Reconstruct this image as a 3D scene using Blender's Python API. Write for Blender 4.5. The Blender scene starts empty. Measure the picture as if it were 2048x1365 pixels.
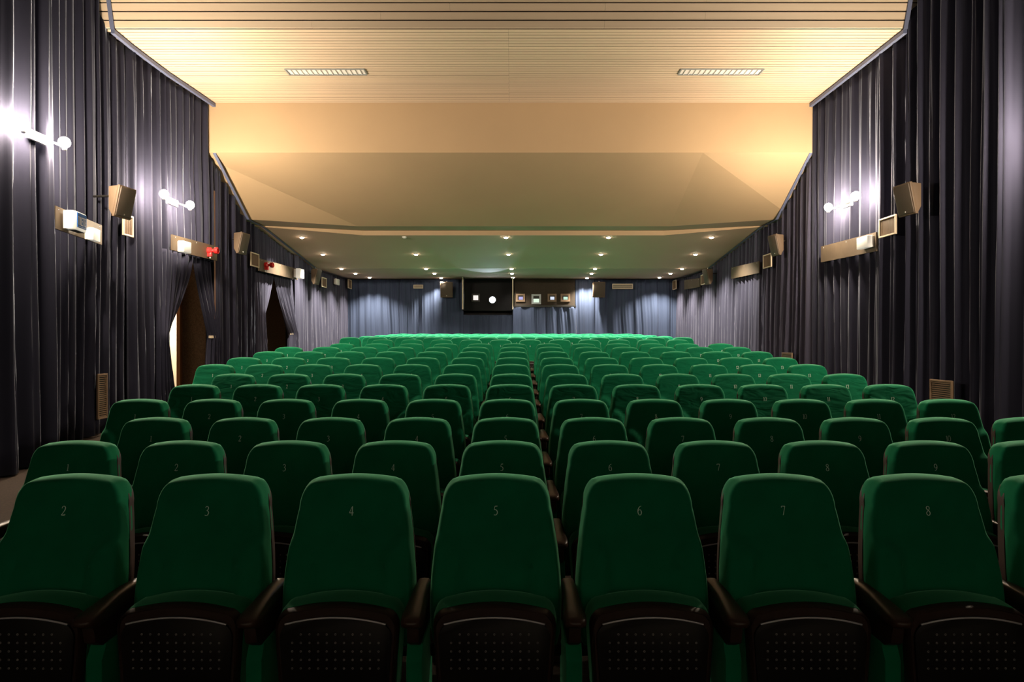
import bpy, bmesh, math, random
from mathutils import Vector, Matrix

S = bpy.context.scene
COL = S.collection
random.seed(4)
R = math.radians

# ------------------------------------------------------------------ camera, world, exposure
EYE = 1.545                      # camera height above the flat part of the floor
F = 1365.0                       # focal length in pixels of the 2048 px wide frame
cam_d = bpy.data.cameras.new('camera')
cam_d.sensor_width = 36.0
cam_d.lens = 36.0 * F / 2048.0
cam_d.shift_y = -2.5 / 2048.0
cam_d.clip_start = 0.05
cam_d.clip_end = 100
cam = bpy.data.objects.new('camera', cam_d)
COL.objects.link(cam)
cam.location = (0, 0, EYE)
cam.rotation_euler = (R(90), 0, 0)
S.camera = cam

w = bpy.data.worlds.new('world')
w.use_nodes = True
w.node_tree.nodes['Background'].inputs[0].default_value = (0.0, 0.0, 0.0, 1)
w.node_tree.nodes['Background'].inputs[1].default_value = 0.0
S.world = w

S.view_settings.view_transform = 'Standard'
S.view_settings.look = 'None'
S.view_settings.gamma = 1
S.view_settings.use_curve_mapping = False
S.view_settings.exposure = 0.0
S.cycles.use_denoising = True
S.cycles.max_bounces = 6
S.cycles.diffuse_bounces = 4
S.cycles.glossy_bounces = 3
S.cycles.sample_clamp_indirect = 4.0
S.cycles.use_light_tree = True

# light levels (all of them lamps of the hall)
WALL_LAMP_W = 55.0               # each bulb of the wall lamps
WALL_LAMP_COL = (1.0, 0.82, 0.61)
DOWNLIGHT_W = 580.0
DOWNLIGHT_COL = (1.0, 0.90, 0.74)
PROJECTOR_W = 230.0

# ------------------------------------------------------------------ room measures (height values are relative to the eye)
HW = 5.42                        # half width between the side walls
BACK = 21.62


def lerp_table(tab, v):
    if v <= tab[0][0]:
        return tab[0][1]
    for (a, fa), (b, fb) in zip(tab, tab[1:]):
        if v <= b:
            return fa + (fb - fa) * (v - a) / (b - a)
    return tab[-1][1]


CEIL = [(0, 5.2), (8.45, 5.2), (8.9, 4.05), (11.66, 4.05), (11.6601, 3.2), (13.2, 2.34), (14.0, 2.33), (17.83, 1.865), (22, 1.92)]
ROWZ = [2.654, 3.528, 4.335, 5.141, 5.97, 6.82, 7.66, 8.49, 9.33, 10.18, 11.03, 12.89]
ROWTOP = [-.534, -.556, -.508, -.458, -.399, -.348, -.282, -.225, -.165, -.112, -.065, 0.0]
for k in range(1, 10):
    ROWZ.append(12.89 + .83 * k)
    ROWTOP.append(0.0 + .029 + .0165 * k if k > 0 else 0)
FLOOR = [(0, EYE - 1.545), (3.4, EYE - 1.545)] + [(z, EYE + t - 1.0) for z, t in list(zip(ROWZ, ROWTOP))[2:]] + [(22, EYE + ROWTOP[-1] - 1.0)]


def ceil_h(y):
    return EYE + lerp_table(CEIL, y)


def floor_h(y):
    return lerp_table(FLOOR, y)


LWALL = [(0, 4.98), (7.5, 4.98), (9.0, 5.2), (10.2, 5.19), (11.6, 5.08), (22, 5.1)]


def left_x(y):
    return -lerp_table(LWALL, y)


# ------------------------------------------------------------------ materials
def principled(name, col, rough=0.6, metal=0.0, sheen=0.0, sheen_tint=None, spec=None, noise=None, bump=None, emit=None):
    m = bpy.data.materials.new(name)
    m.use_nodes = True
    nt = m.node_tree
    b = nt.nodes['Principled BSDF']
    b.inputs['Base Color'].default_value = (*col, 1)
    b.inputs['Roughness'].default_value = rough
    b.inputs['Metallic'].default_value = metal
    if spec is not None:
        b.inputs['Specular IOR Level'].default_value = spec
    if sheen:
        b.inputs['Sheen Weight'].default_value = sheen
        b.inputs['Sheen Roughness'].default_value = 0.35
        b.inputs['Sheen Tint'].default_value = (*(sheen_tint or (1, 1, 1)), 1)
    if emit:
        b.inputs['Emission Color'].default_value = (*emit[0], 1)
        b.inputs['Emission Strength'].default_value = emit[1]
    tc = nt.nodes.new('ShaderNodeTexCoord')
    if noise:                    # (scale vector, amount)
        mp = nt.nodes.new('ShaderNodeMapping')
        mp.inputs['Scale'].default_value = noise[0]
        n = nt.nodes.new('ShaderNodeTexNoise')
        n.inputs['Scale'].default_value = 1.0
        n.inputs['Detail'].default_value = 5
        nt.links.new(tc.outputs['Object'], mp.inputs[0])
        nt.links.new(mp.outputs[0], n.inputs['Vector'])
        mr = nt.nodes.new('ShaderNodeMapRange')
        mr.inputs[1].default_value = 0.3
        mr.inputs[2].default_value = 0.7
        mr.inputs[3].default_value = 1 - noise[1]
        mr.inputs[4].default_value = 1 + noise[1]
        nt.links.new(n.outputs[0], mr.inputs[0])
        mx = nt.nodes.new('ShaderNodeVectorMath')
        mx.operation = 'SCALE'
        mx.inputs[0].default_value = col
        nt.links.new(mr.outputs[0], mx.inputs['Scale'])
        nt.links.new(mx.outputs[0], b.inputs['Base Color'])
    if bump:                     # (scale vector, strength, distance, per object offset)
        mp = nt.nodes.new('ShaderNodeMapping')
        mp.inputs['Scale'].default_value = bump[0]
        n = nt.nodes.new('ShaderNodeTexNoise')
        n.inputs['Scale'].default_value = 1.0
        n.inputs['Detail'].default_value = bump[4] if len(bump) > 4 else 4
        n.inputs['Distortion'].default_value = bump[5] if len(bump) > 5 else 0
        src = tc.outputs['Object']
        if bump[3]:
            oi = nt.nodes.new('ShaderNodeObjectInfo')
            sc = nt.nodes.new('ShaderNodeMath')
            sc.operation = 'MULTIPLY'
            sc.inputs[1].default_value = 40
            nt.links.new(oi.outputs['Random'], sc.inputs[0])
            ad = nt.nodes.new('ShaderNodeVectorMath')
            ad.operation = 'ADD'
            nt.links.new(src, ad.inputs[0])
            nt.links.new(sc.outputs[0], ad.inputs[1])
            src = ad.outputs[0]
        nt.links.new(src, mp.inputs[0])
        nt.links.new(mp.outputs[0], n.inputs['Vector'])
        bp = nt.nodes.new('ShaderNodeBump')
        bp.inputs['Strength'].default_value = bump[1]
        bp.inputs['Distance'].default_value = bump[2]
        nt.links.new(n.outputs[0], bp.inputs['Height'])
        nt.links.new(bp.outputs[0], b.inputs['Normal'])
    return m


def emitter(name, col, strength):
    m = bpy.data.materials.new(name)
    m.use_nodes = True
    nt = m.node_tree
    for n in list(nt.nodes):
        nt.nodes.remove(n)
    o = nt.nodes.new('ShaderNodeOutputMaterial')
    e = nt.nodes.new('ShaderNodeEmission')
    e.inputs[0].default_value = (*col, 1)
    e.inputs[1].default_value = strength
    nt.links.new(e.outputs[0], o.inputs[0])
    return m


M = {}
M['velvet'] = principled('green_velvet', (0.0022, 0.165, 0.072), 0.85, sheen=0.65, sheen_tint=(0.30, 1.0, 0.58), spec=0.15,
                         noise=((9, 9, 9), 0.08), bump=((260, 260, 260), 0.25, 0.001, False))
M['velvet_loose'] = principled('green_velvet_loose_cover', (0.0022, 0.165, 0.072), 0.85, sheen=0.65, sheen_tint=(0.30, 1.0, 0.58), spec=0.15,
                               noise=((9, 9, 9), 0.08), bump=((5.5, 4, 13), 0.42, 0.03, True, 2, 0.8))
M['shell'] = principled('dark_brown_plastic', (0.030, 0.014, 0.010), 0.55, spec=0.4, noise=((30, 30, 30), 0.15))
M['armrest'] = principled('brown_armrest', (0.045, 0.022, 0.014), 0.38, spec=0.5, noise=((20, 20, 20), 0.15))
M['panel_black'] = principled('black_seat_panel', (0.006, 0.005, 0.005), 0.5, spec=0.3)
M['metal'] = principled('brushed_metal', (0.6, 0.6, 0.66), 0.45, 0.4)
M['number'] = principled('pale_numeral', (0.72, 1.0, 0.85), 0.6)
M['stud'] = principled('dimple', (0.20, 0.19, 0.18), 0.3, spec=0.8)
M['curtain'] = principled('blue_curtain_shaded', (0.019, 0.0195, 0.034), 0.9, sheen=0.30, sheen_tint=(0.72, 0.80, 1.0), spec=0.1,  # one cloth throughout; near panels have their deeper shade put into the colour
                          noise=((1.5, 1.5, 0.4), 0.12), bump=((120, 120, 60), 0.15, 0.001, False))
M['curtain_lit_back'] = principled('blue_curtain_lit_back', (0.056, 0.074, 0.128), 0.9, sheen=0.2, sheen_tint=(0.8, 0.85, 1.0), spec=0.1,  # same cloth with the spotlit brightness painted into its colour
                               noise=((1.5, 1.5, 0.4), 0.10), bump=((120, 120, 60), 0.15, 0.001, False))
M['curtain_lit_side'] = principled('blue_curtain_lit_side', (0.064, 0.064, 0.098), 0.9, sheen=0.2, sheen_tint=(0.85, 0.85, 1.0), spec=0.1,  # far side panels: that cloth again, paler to imitate the downlights on it
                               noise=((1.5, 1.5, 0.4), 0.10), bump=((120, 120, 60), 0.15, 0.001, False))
M['curtain_half_lit'] = principled('blue_curtain_half_lit', (0.040, 0.039, 0.062), 0.9, sheen=0.25, sheen_tint=(0.85, 0.85, 1.0), spec=0.1,  # in-between tone of the cloth, painting the fade from lit to dim panels
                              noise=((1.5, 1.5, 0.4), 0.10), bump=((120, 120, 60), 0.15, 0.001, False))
M['lining'] = principled('brown_lining', (0.22, 0.12, 0.08), 0.8)
M['black_cloth'] = principled('black_cloth', (0.008, 0.008, 0.010), 0.95)
M['ceiling'] = principled('cream_paint', (0.72, 0.55, 0.33), 0.7, noise=((0.5, 0.8, 0.8), 0.06), bump=((90, 90, 90), 0.06, 0.002, False))
M['fascia'] = principled('beige_paint', (0.43, 0.305, 0.18), 0.75, noise=((0.4, 0.4, 0.4), 0.07))
M['rear_ceiling'] = principled('grey_beige_paint', (0.50, 0.345, 0.25), 0.8, noise=((0.5, 0.5, 0.5), 0.05))
M['slat'] = principled('cream_slat', (0.62, 0.495, 0.36), 0.5, noise=((0.35, 9, 9), 0.07))
M['gap'] = principled('dark_gap', (0.02, 0.014, 0.01), 0.9)
M['trim'] = principled('blue_grey_pelmet', (0.11, 0.13, 0.22), 0.6)
M['wall'] = principled('dark_wall', (0.02, 0.018, 0.02), 0.9)
M['carpet'] = principled('brown_carpet', (0.032, 0.019, 0.012), 0.95, noise=((60, 60, 60), 0.4), bump=((200, 200, 200), 0.4, 0.003, False))
M['board'] = principled('brown_board', (0.105, 0.074, 0.046), 0.7, noise=((5, 5, 5), 0.14), bump=((60, 60, 60), 0.1, 0.002, False))
M['speaker'] = principled('brown_speaker_plastic', (0.13, 0.088, 0.056), 0.55, spec=0.35)
M['grille'] = principled('speaker_grille', (0.075, 0.052, 0.036), 0.6, bump=((300, 300, 300), 0.4, 0.002, False))
M['black'] = principled('black_metal', (0.01, 0.009, 0.008), 0.5)
M['cream'] = principled('cream_plastic', (0.62, 0.52, 0.38), 0.5)
M['vent'] = principled('brown_vent', (0.20, 0.13, 0.08), 0.55)
M['white'] = principled('white_plastic', (0.8, 0.78, 0.74), 0.4)
M['red'] = principled('red_plastic', (0.62, 0.02, 0.02), 0.3, spec=0.6)
M['blue'] = principled('blue_sign', (0.01, 0.12, 0.42), 0.5)
M['wood'] = principled('orange_wood', (0.42, 0.18, 0.06), 0.5, noise=((20, 20, 2), 0.15))
M['passage'] = principled('brown_textured_wall', (0.20, 0.135, 0.085), 0.95, noise=((70, 70, 70), 0.35), bump=((150, 150, 150), 0.5, 0.004, False))
M['lobby'] = principled('lobby_wall', (0.85, 0.75, 0.6), 0.8)
M['booth'] = principled('booth_board', (0.035, 0.024, 0.015), 0.85, noise=((50, 50, 50), 0.2))
M['silver'] = principled('silver_frame', (0.32, 0.36, 0.38), 0.4, 0.5)
M['bulb'] = emitter('wall_bulb_glow', WALL_LAMP_COL, 2050.0)
M['lens'] = emitter('downlight_glow', (1.0, 0.86, 0.66), 60.0)
M['projector'] = emitter('projector_glow', (0.80, 0.86, 1.0), 90.0)
M['sign_glow'] = emitter('sign_glow', (1.0, 0.93, 0.80), 1.6)
M['chrome'] = principled('chrome', (0.7, 0.7, 0.7), 0.15, 1.0)


# ------------------------------------------------------------------ mesh helpers
class MB:
    def __init__(self):
        self.v = []
        self.f = []
        self.m = []
        self.cur = 0

    def add(self, vs, fs, mat=None, T=None):
        o = len(self.v)
        if T is not None:
            vs = [T @ Vector(p) for p in vs]
        self.v += [tuple(p) for p in vs]
        for fc in fs:
            self.f.append(tuple(o + i for i in fc))
            self.m.append(self.cur if mat is None else mat)

    def box(self, c, s, mat=None, T=None, bev=0.0):
        bm = bmesh.new()
        bmesh.ops.create_cube(bm, size=1)
        for q in bm.verts:
            q.co = Vector((q.co.x * s[0], q.co.y * s[1], q.co.z * s[2]))
        if bev:
            bmesh.ops.bevel(bm, geom=bm.edges[:], offset=bev, segments=2, profile=0.6, affect='EDGES')
        for q in bm.verts:
            q.co += Vector(c)
        self.bm(bm, mat, T)

    def bm(self, bm, mat=None, T=None):
        bm.verts.ensure_lookup_table()
        bm.verts.index_update()
        self.add([q.co.copy() for q in bm.verts], [[q.index for q in fc.verts] for fc in bm.faces], mat, T)
        bm.free()

    def prism(self, poly, axis, a, b, mat=None, T=None, bev=0.0):
        """poly: 2-D points; axis 'x','y' or 'z' is the direction of extrusion from a to b"""
        def p3(u, v, t):
            return {'x': (t, u, v), 'y': (u, t, v), 'z': (u, v, t)}[axis]
        bm = bmesh.new()
        A = [bm.verts.new(p3(u, v, a)) for u, v in poly]
        B = [bm.verts.new(p3(u, v, b)) for u, v in poly]
        bm.faces.new(A)
        bm.faces.new(B[::-1])
        n = len(poly)
        for i in range(n):
            bm.faces.new((A[i], B[i], B[(i + 1) % n], A[(i + 1) % n]))
        bmesh.ops.recalc_face_normals(bm, faces=bm.faces[:])
        if bev:
            bmesh.ops.bevel(bm, geom=bm.edges[:], offset=bev, segments=2, profile=0.6, affect='EDGES')
        self.bm(bm, mat, T)

    def lathe(self, prof, n=20, mat=None, T=None, cap=True):
        vs, fs = [], []
        for r, z in prof:
            for i in range(n):
                a = 2 * math.pi * i / n
                vs.append((r * math.cos(a), r * math.sin(a), z))
        for j in range(len(prof) - 1):
            for i in range(n):
                fs.append((j * n + i, j * n + (i + 1) % n, (j + 1) * n + (i + 1) % n, (j + 1) * n + i))
        if cap:
            fs.append(tuple(range(n))[::-1])
            fs.append(tuple((len(prof) - 1) * n + i for i in range(n)))
        self.add(vs, fs, mat, T)

    def tube(self, pts, r, n=8, mat=None, T=None):
        pts = [Vector(p) for p in pts]
        vs, fs = [], []
        for k, p in enumerate(pts):
            d = (pts[min(k + 1, len(pts) - 1)] - pts[max(k - 1, 0)]).normalized()
            u = d.orthogonal().normalized()
            if k:
                u = (pu - d * pu.dot(d)).normalized()
            pu = u
            w_ = d.cross(u)
            for i in range(n):
                a = 2 * math.pi * i / n
                vs.append(p + (u * math.cos(a) + w_ * math.sin(a)) * r)
        for k in range(len(pts) - 1):
            for i in range(n):
                fs.append((k * n + i, k * n + (i + 1) % n, (k + 1) * n + (i + 1) % n, (k + 1) * n + i))
        fs.append(tuple(range(n))[::-1])
        fs.append(tuple((len(pts) - 1) * n + i for i in range(n)))
        self.add(vs, fs, mat, T)

    def grid(self, rows, mat=None, T=None):
        n = len(rows[0])
        vs = [p for r_ in rows for p in r_]
        fs = []
        for j in range(len(rows) - 1):
            for i in range(n - 1):
                fs.append((j * n + i, j * n + i + 1, (j + 1) * n + i + 1, (j + 1) * n + i))
        self.add(vs, fs, mat, T)

    def build(self, name, mats, parent=None, smooth=None, merge=False):
        me = bpy.data.meshes.new(name)
        me.from_pydata(self.v, [], self.f)
        mats = mats if isinstance(mats, (list, tuple)) else [mats]
        for k in mats:
            me.materials.append(M[k])
        me.polygons.foreach_set('material_index', self.m)
        if merge:
            bm = bmesh.new()
            bm.from_mesh(me)
            bmesh.ops.remove_doubles(bm, verts=bm.verts[:], dist=1e-5)
            bmesh.ops.recalc_face_normals(bm, faces=bm.faces[:])
            bm.to_mesh(me)
            bm.free()
        me.update()
        if smooth is not None:
            me.polygons.foreach_set('use_smooth', [True] * len(me.polygons))
            me.set_sharp_from_angle(angle=R(smooth))
        o = bpy.data.objects.new(name, me)
        COL.objects.link(o)
        o.parent = parent
        return o


def tag(o, label=None, cat=None, group=None, kind=None):
    if label:
        o['label'] = label
    if cat:
        o['category'] = cat
    if group:
        o['group'] = group
    if kind:
        o['kind'] = kind
    return o


def empty(name, loc, rz=0.0):
    o = bpy.data.objects.new(name, None)
    o.empty_display_size = 0.1
    COL.objects.link(o)
    o.location = loc
    o.rotation_euler = (0, 0, rz)
    return o


def light(kind, name, loc, power, col, parent=None, size=0.05, rot=None, spot=None, blend=0.5):
    d = bpy.data.lights.new(name, kind)
    d.energy = power
    d.color = col
    if kind == 'AREA':
        d.size = size
    else:
        d.shadow_soft_size = size
    if spot:
        d.spot_size = spot
        d.spot_blend = blend
    o = bpy.data.objects.new(name, d)
    COL.objects.link(o)
    o.location = loc
    if rot:
        o.rotation_euler = rot
    o.parent = parent
    return o


# ------------------------------------------------------------------ the room shell
def struct(o):
    o['kind'] = 'structure'
    return o


YS = -3.0
# floor
b = MB()
ys = [YS, 3.4] + [z for z in ROWZ[2:]] + [22.0]
rows = [[(-HW, y, floor_h(y)), (HW, y, floor_h(y))] for y in ys]
b.grid(rows)
b.grid([[(p[0], p[1], -0.3) for p in r_] for r_ in rows])
b.add([(-HW, YS, -.3), (HW, YS, -.3), (HW, YS, floor_h(YS)), (-HW, YS, floor_h(YS))], [(0, 1, 2, 3)])
b.box((-6.6, 12.0, floor_h(12) - .12), (2.36, 6.0, .2))
struct(b.build('floor', 'carpet'))

# ceiling: steep slatted bulkhead, flat slatted field, painted fascia and rear ceiling
b = MB()
b.box((0, (YS + 8.5) / 2, EYE + 5.25), (2 * HW, 8.5 - YS, .1), 0)
# dark backing behind the slats
b.add([(-HW, 8.47, EYE + 5.2), (HW, 8.47, EYE + 5.2), (HW, 8.94, EYE + 4.1), (-HW, 8.94, EYE + 4.1), (-HW, 11.68, EYE + 4.1), (HW, 11.68, EYE + 4.1)],
      [(0, 1, 2, 3), (3, 2, 5, 4)], 1)
# steep slats
d = Vector((0, 8.45 - 8.9, 5.2 - 4.05))
L = d.length
d.normalize()
nrm = Vector((0, -d.z, d.y))     # towards the camera, horizontal mostly
n = 12
sp = L / n
for i in range(n):
    c0 = Vector((0, 8.9, EYE + 4.05)) + d * (sp * (i + .5))
    for x0, x1 in ((-HW, random.uniform(-2.2, -1.2)), (0, 0), (0, HW)):
        pass
    cuts = [-HW, -2.6 + (i % 3) * 0.9, 1.2 + (i % 2) * 1.3, HW]
    for x0, x1 in zip(cuts, cuts[1:]):
        hh = (sp - .021) / 2
        p = [c0 - d * hh, c0 + d * hh]
        q = [v - Vector((0, .02, 0)) for v in p]
        g = .0015
        vs = []
        for v in (p[0], p[1], q[1], q[0]):
            vs.append((x0 + g, v.y, v.z))
            vs.append((x1 - g, v.y, v.z))
        b.add(vs, [(0, 1, 3, 2), (2, 3, 5, 4), (4, 5, 7, 6), (6, 7, 1, 0), (0, 2, 4, 6), (1, 7, 5, 3)], 2)
# flat slats
y = 8.905
i = 0
while y < 11.64:
    y1 = min(y + .0720, 11.655)
    cuts = [-HW, -0.05 if i % 2 else -0.045, HW]
    for x0, x1 in zip(cuts, cuts[1:]):
        b.box(((x0 + x1) / 2, (y + y1) / 2, EYE + 4.052 + random.uniform(-.0010, .0010)), (x1 - x0 - .002, y1 - y, .004), 2)
    y += .0868
    i += 1
# fascia: upright strip, bowed slope, soffit, little riser
XA, XB = -3.19, 3.26
yt = 11.66
b.add([(-HW, yt, EYE + 4.06), (HW, yt, EYE + 4.06), (HW, yt, EYE + 3.2), (-HW, yt, EYE + 3.2)], [(0, 1, 2, 3)], 3)
b.add([(-HW, yt, EYE + 3.2), (XA, yt, EYE + 3.2), (XB, yt, EYE + 3.2), (HW, yt, EYE + 3.2),
       (-HW, 13.16, EYE + 2.345), (XA, 14.09, EYE + 2.345), (XB, 14.09, EYE + 2.345), (HW, 13.16, EYE + 2.345)],
      [(0, 1, 5, 4), (1, 2, 6, 5), (2, 3, 7, 6)], 3)
yc = 14.67


def rear_plane(y):
    return EYE + 2.23 - .1205 * (y - 14.8)


b.add([(-HW, 13.16, EYE + 2.345), (XA, 14.09, EYE + 2.345), (XB, 14.09, EYE + 2.345), (HW, 13.16, EYE + 2.345),
       (-HW, 13.93, EYE + 2.345), (XA, yc, EYE + 2.345), (XB, yc, EYE + 2.345), (HW, 13.93, EYE + 2.345)],
      [(0, 1, 5, 4), (1, 2, 6, 5), (2, 3, 7, 6)], 4)
b.add([(-HW, 13.93, EYE + 2.346), (XA, yc, EYE + 2.346), (XB, yc, EYE + 2.346), (HW, 13.93, EYE + 2.346),
       (-HW, 13.93, rear_plane(13.93)), (XA, yc, rear_plane(yc)), (XB, yc, rear_plane(yc)), (HW, 13.93, rear_plane(13.93))],
      [(0, 1, 5, 4), (1, 2, 6, 5), (2, 3, 7, 6)], 3)
b.add([(-HW, 13.93, rear_plane(13.93)), (XA, yc, rear_plane(yc)), (XB, yc, rear_plane(yc)), (HW, 13.93, rear_plane(13.93)),
       (-HW, 17.83, rear_plane(17.83)), (XA, 17.83, rear_plane(17.83)), (XB, 17.83, rear_plane(17.83)), (HW, 17.83, rear_plane(17.83))],
      [(0, 1, 5, 4), (1, 2, 6, 5), (2, 3, 7, 6)], 4)
b.add([(-HW, 17.83, rear_plane(17.83)), (HW, 17.83, rear_plane(17.83)), (HW, 22, EYE + 1.92), (-HW, 22, EYE + 1.92)], [(0, 1, 2, 3)], 4)
# roof slab above, closes the hall
b.box((0, 14.0, EYE + 5.3), (2 * HW + .4, 16.6, .1), 1)
struct(b.build('ceiling', ['gap', 'gap', 'slat', 'fascia', 'rear_ceiling']))

# walls
TOP = EYE + 5.3
DOORS = [(10.25, 12.35), (13.95, 16.7)]         # passages behind the tied curtains of the left wall
DTOP = [EYE + 1.34, EYE + 1.40]
b = MB()
edges = [YS, DOORS[0][0], DOORS[0][1], DOORS[1][0], DOORS[1][1], 22.1]
for k in range(0, 5, 2):
    b.box((-HW - .06, (edges[k] + edges[k + 1]) / 2, TOP / 2 - .1), (.12, edges[k + 1] - edges[k], TOP + .2))
for (a, c), t in zip(DOORS, DTOP):
    b.box((-HW - .06, (a + c) / 2, (TOP + t) / 2), (.12, c - a, TOP - t))
struct(b.build('wall_left', 'wall'))
b = MB()
b.box((HW + .06, (YS + 22.1) / 2, TOP / 2 - .1), (.12, 22.1 - YS, TOP + .2))
struct(b.build('wall_right', 'wall'))
b = MB()
b.box((0, BACK + .3, TOP / 2 - .1), (2 * HW + .2, .12, TOP + .2))
struct(b.build('wall_back', 'wall'))
b = MB()
b.box((0, YS - .06, TOP / 2 - .1), (2 * HW + .2, .12, TOP + .2))
struct(b.build('wall_front', 'wall'))

# pelmet strips that follow the ceiling line on both sides
for k, side in enumerate((-1, 1)):
    b = MB()
    pts = [(2.0, 5.2), (8.47, 5.17), (8.86, 4.03), (9.3, 4.03), (9.8, 4.03), (10.3, 4.03), (11.0, 4.03), (11.68, 4.03), (11.68, 3.18), (13.17, 2.32), (13.94, 2.31), (17.83, 1.845), (21.5, 1.895)]
    th = .05
    for (ya, ha), (yb, hb) in zip(pts, pts[1:]):
        xa = (left_x(ya) if side < 0 else 5.1) + .02 * (1 if side < 0 else -1)
        xb = (left_x(yb) if side < 0 else 5.1) + .02 * (1 if side < 0 else -1)
        dv = Vector((0, yb - ya, hb - ha))
        if dv.length < .01:
            continue
        nn = Vector((0, dv.z, -dv.y)).normalized() * (th if ya > 8.4 or True else th)
        if nn.z > 0.01:
            nn = -nn
        if abs(nn.z) < .05:
            nn = Vector((0, -th * .3, 0))
        o_ = -side * .0
        vs = []
        for xx, yy, hh in ((xa, ya, ha), (xb, yb, hb)):
            for dx in (0, side * .05):
                for q in (0, 1):
                    vs.append((xx + dx, yy + nn.y * q, EYE + hh + nn.z * q))
        b.add(vs, [(0, 1, 5, 4), (2, 6, 7, 3), (0, 4, 6, 2), (1, 3, 7, 5), (0, 2, 3, 1), (4, 5, 7, 6)])
    struct(b.build('trim_%d' % (k + 1), 'trim'))


# ------------------------------------------------------------------ curtains
def smooth01(x):
    x = min(max(x, 0), 1)
    return x * x * (3 - 2 * x)


def pleats(length, wmin, wmax, depth, rnd):
    """random ridge/valley stations along the cloth; returns a function s -> depth"""
    st = [(0.0, 0.5)]
    s = 0.0
    up = True
    while s < length + wmax:
        s += rnd.uniform(wmin, wmax) * (0.62 if not up else 1.0)
        st.append((s, rnd.uniform(.75, 1.0) if up else rnd.uniform(0, .3)))
        up = not up

    def fn(x):
        x = min(max(x, 0), length)
        for (a, fa), (c, fc) in zip(st, st[1:]):
            if x <= c:
                t = (x - a) / (c - a)
                t = t * t * (3 - 2 * t)
                t = t * t * (3 - 2 * t) if rnd_sharp else t
                return depth * (fa + (fc - fa) * t)
        return 0
    rnd_sharp = True
    return fn


def curtain(name, side, ya, yb, xfn, bottom, top, label, seed, depth=.11, wmin=.09, wmax=.2, mat='curtain', group=None,
            left=None, right=None, steps=26, edge_lining=False, cat='curtain', ds=.016):
    """side: -1 left wall, +1 right wall, 0 back wall (ya,yb are then x values and xfn gives y)
       bottom/top: functions of the position; left/right: functions t(0 top..1 bottom) -> position for tied cloth"""
    rnd = random.Random(seed)
    length = yb - ya
    fold = pleats(length, wmin, wmax, depth, rnd)
    fold2 = pleats(length, .035, .08, depth * .16, rnd)
    n = int(length / ds)
    ph = rnd.uniform(0, 6)
    wob = [(rnd.uniform(.5, 1.5), rnd.uniform(0, 6)) for _ in range(3)]
    rows = []
    for j in range(steps + 1):
        t = j / steps
        row = []
        for i in range(n + 1):
            s = length * i / n
            sl = s + .035 * math.sin(t * 2.6 + ph + s * 1.1) * t + .012 * math.sin(t * 7 + s * 3 + ph)
            dd = fold(sl) * (.72 + .28 * t) + fold2(sl + .02 * math.sin(t * 4 + ph))
            u = i / n
            pos = ya + s
            zt, zb = top(pos), bottom(pos)
            if left:
                l_, r_ = left(t), right(t)
                pos = l_ + (r_ - l_) * u
                squeeze = (r_ - l_) / length
                dd = dd * (1.0 + .5 * (1 - squeeze)) + .10 * (1 - squeeze) * math.sin(math.pi * u)
            z = zt + (zb - zt) * t
            if side == 0:
                row.append((pos, xfn(pos) - dd, z))
            else:
                row.append((xfn(pos) - side * dd, pos, z))
        rows.append(row)
    b = MB()
    b.grid(rows)
    o = b.build(name, mat, smooth=75)
    tag(o, label, cat, group)
    md = o.modifiers.new('cloth_thickness', 'SOLIDIFY')
    md.thickness = .004
    if edge_lining:
        b = MB()
        pts = []
        for r_ in rows[3:]:
            p = r_[0] if edge_lining == 'near' else r_[-1]
            pts.append((Vector(p) + Vector((.012, -.02, 0)), Vector(p) + Vector((.012, .035, 0))))
        b.grid([[p, q] for p, q in pts])
        b.build('lining_edge', 'lining', o)
    return o


gap_floor = lambda y: floor_h(y) + .02
ctop = lambda y: ceil_h(y) - .03

WG = 'pleated curtains along the left wall'
RG = 'pleated curtains along the right wall'
curtain('wall_curtain', -1, 3.0, 7.44, lambda y: -5.13, gap_floor, ctop, 'tall dark pleated curtain at the left edge, behind the nearest pair of glowing bulbs', 11, depth=.20, wmin=.10, wmax=.26, group=WG, edge_lining=False)
curtain('wall_curtain', -1, 7.30, 9.50, lambda y: -5.34, gap_floor, ctop, 'tall dark curtain hanging behind the toilet sign board', 12, depth=.10, wmin=.07, wmax=.16, group=WG)
curtain('wall_curtain', -1, 9.32, 10.32, lambda y: left_x(y) - .17, gap_floor, ctop, 'tall dark curtain just before the first doorway, behind the second pair of glowing bulbs', 13, depth=.19, wmin=.09, wmax=.2, group=WG)
curtain('wall_curtain', -1, 10.05, 12.0, lambda y: left_x(y) - .16, lambda y: EYE + 1.35, ctop, 'upper curtain above the first doorway, ending at the board with a far end siren', 14, depth=.09, wmin=.07, wmax=.16, group=WG)
curtain('wall_curtain', -1, 11.85, 13.75, lambda y: -5.27, gap_floor, ctop, 'tall dark curtain between the two doorways, behind the second left speaker', 15, depth=.19, wmin=.08, wmax=.2, group=WG, edge_lining='near')
curtain('wall_curtain', -1, 13.7, 16.3, lambda y: -5.28, lambda y: EYE + 1.42, ctop, 'upper curtain above the second doorway, ending at the board with a near end siren', 16, depth=.09, wmin=.08, wmax=.16, group=WG, mat='curtain_lit_side')
curtain('wall_curtain', -1, 16.25, 21.45, lambda y: -5.26, gap_floor, ctop, 'long blue curtain on the left wall from the second doorway to the back corner', 17, depth=.17, wmin=.08, wmax=.2, group=WG, mat='curtain_lit_side')

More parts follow.
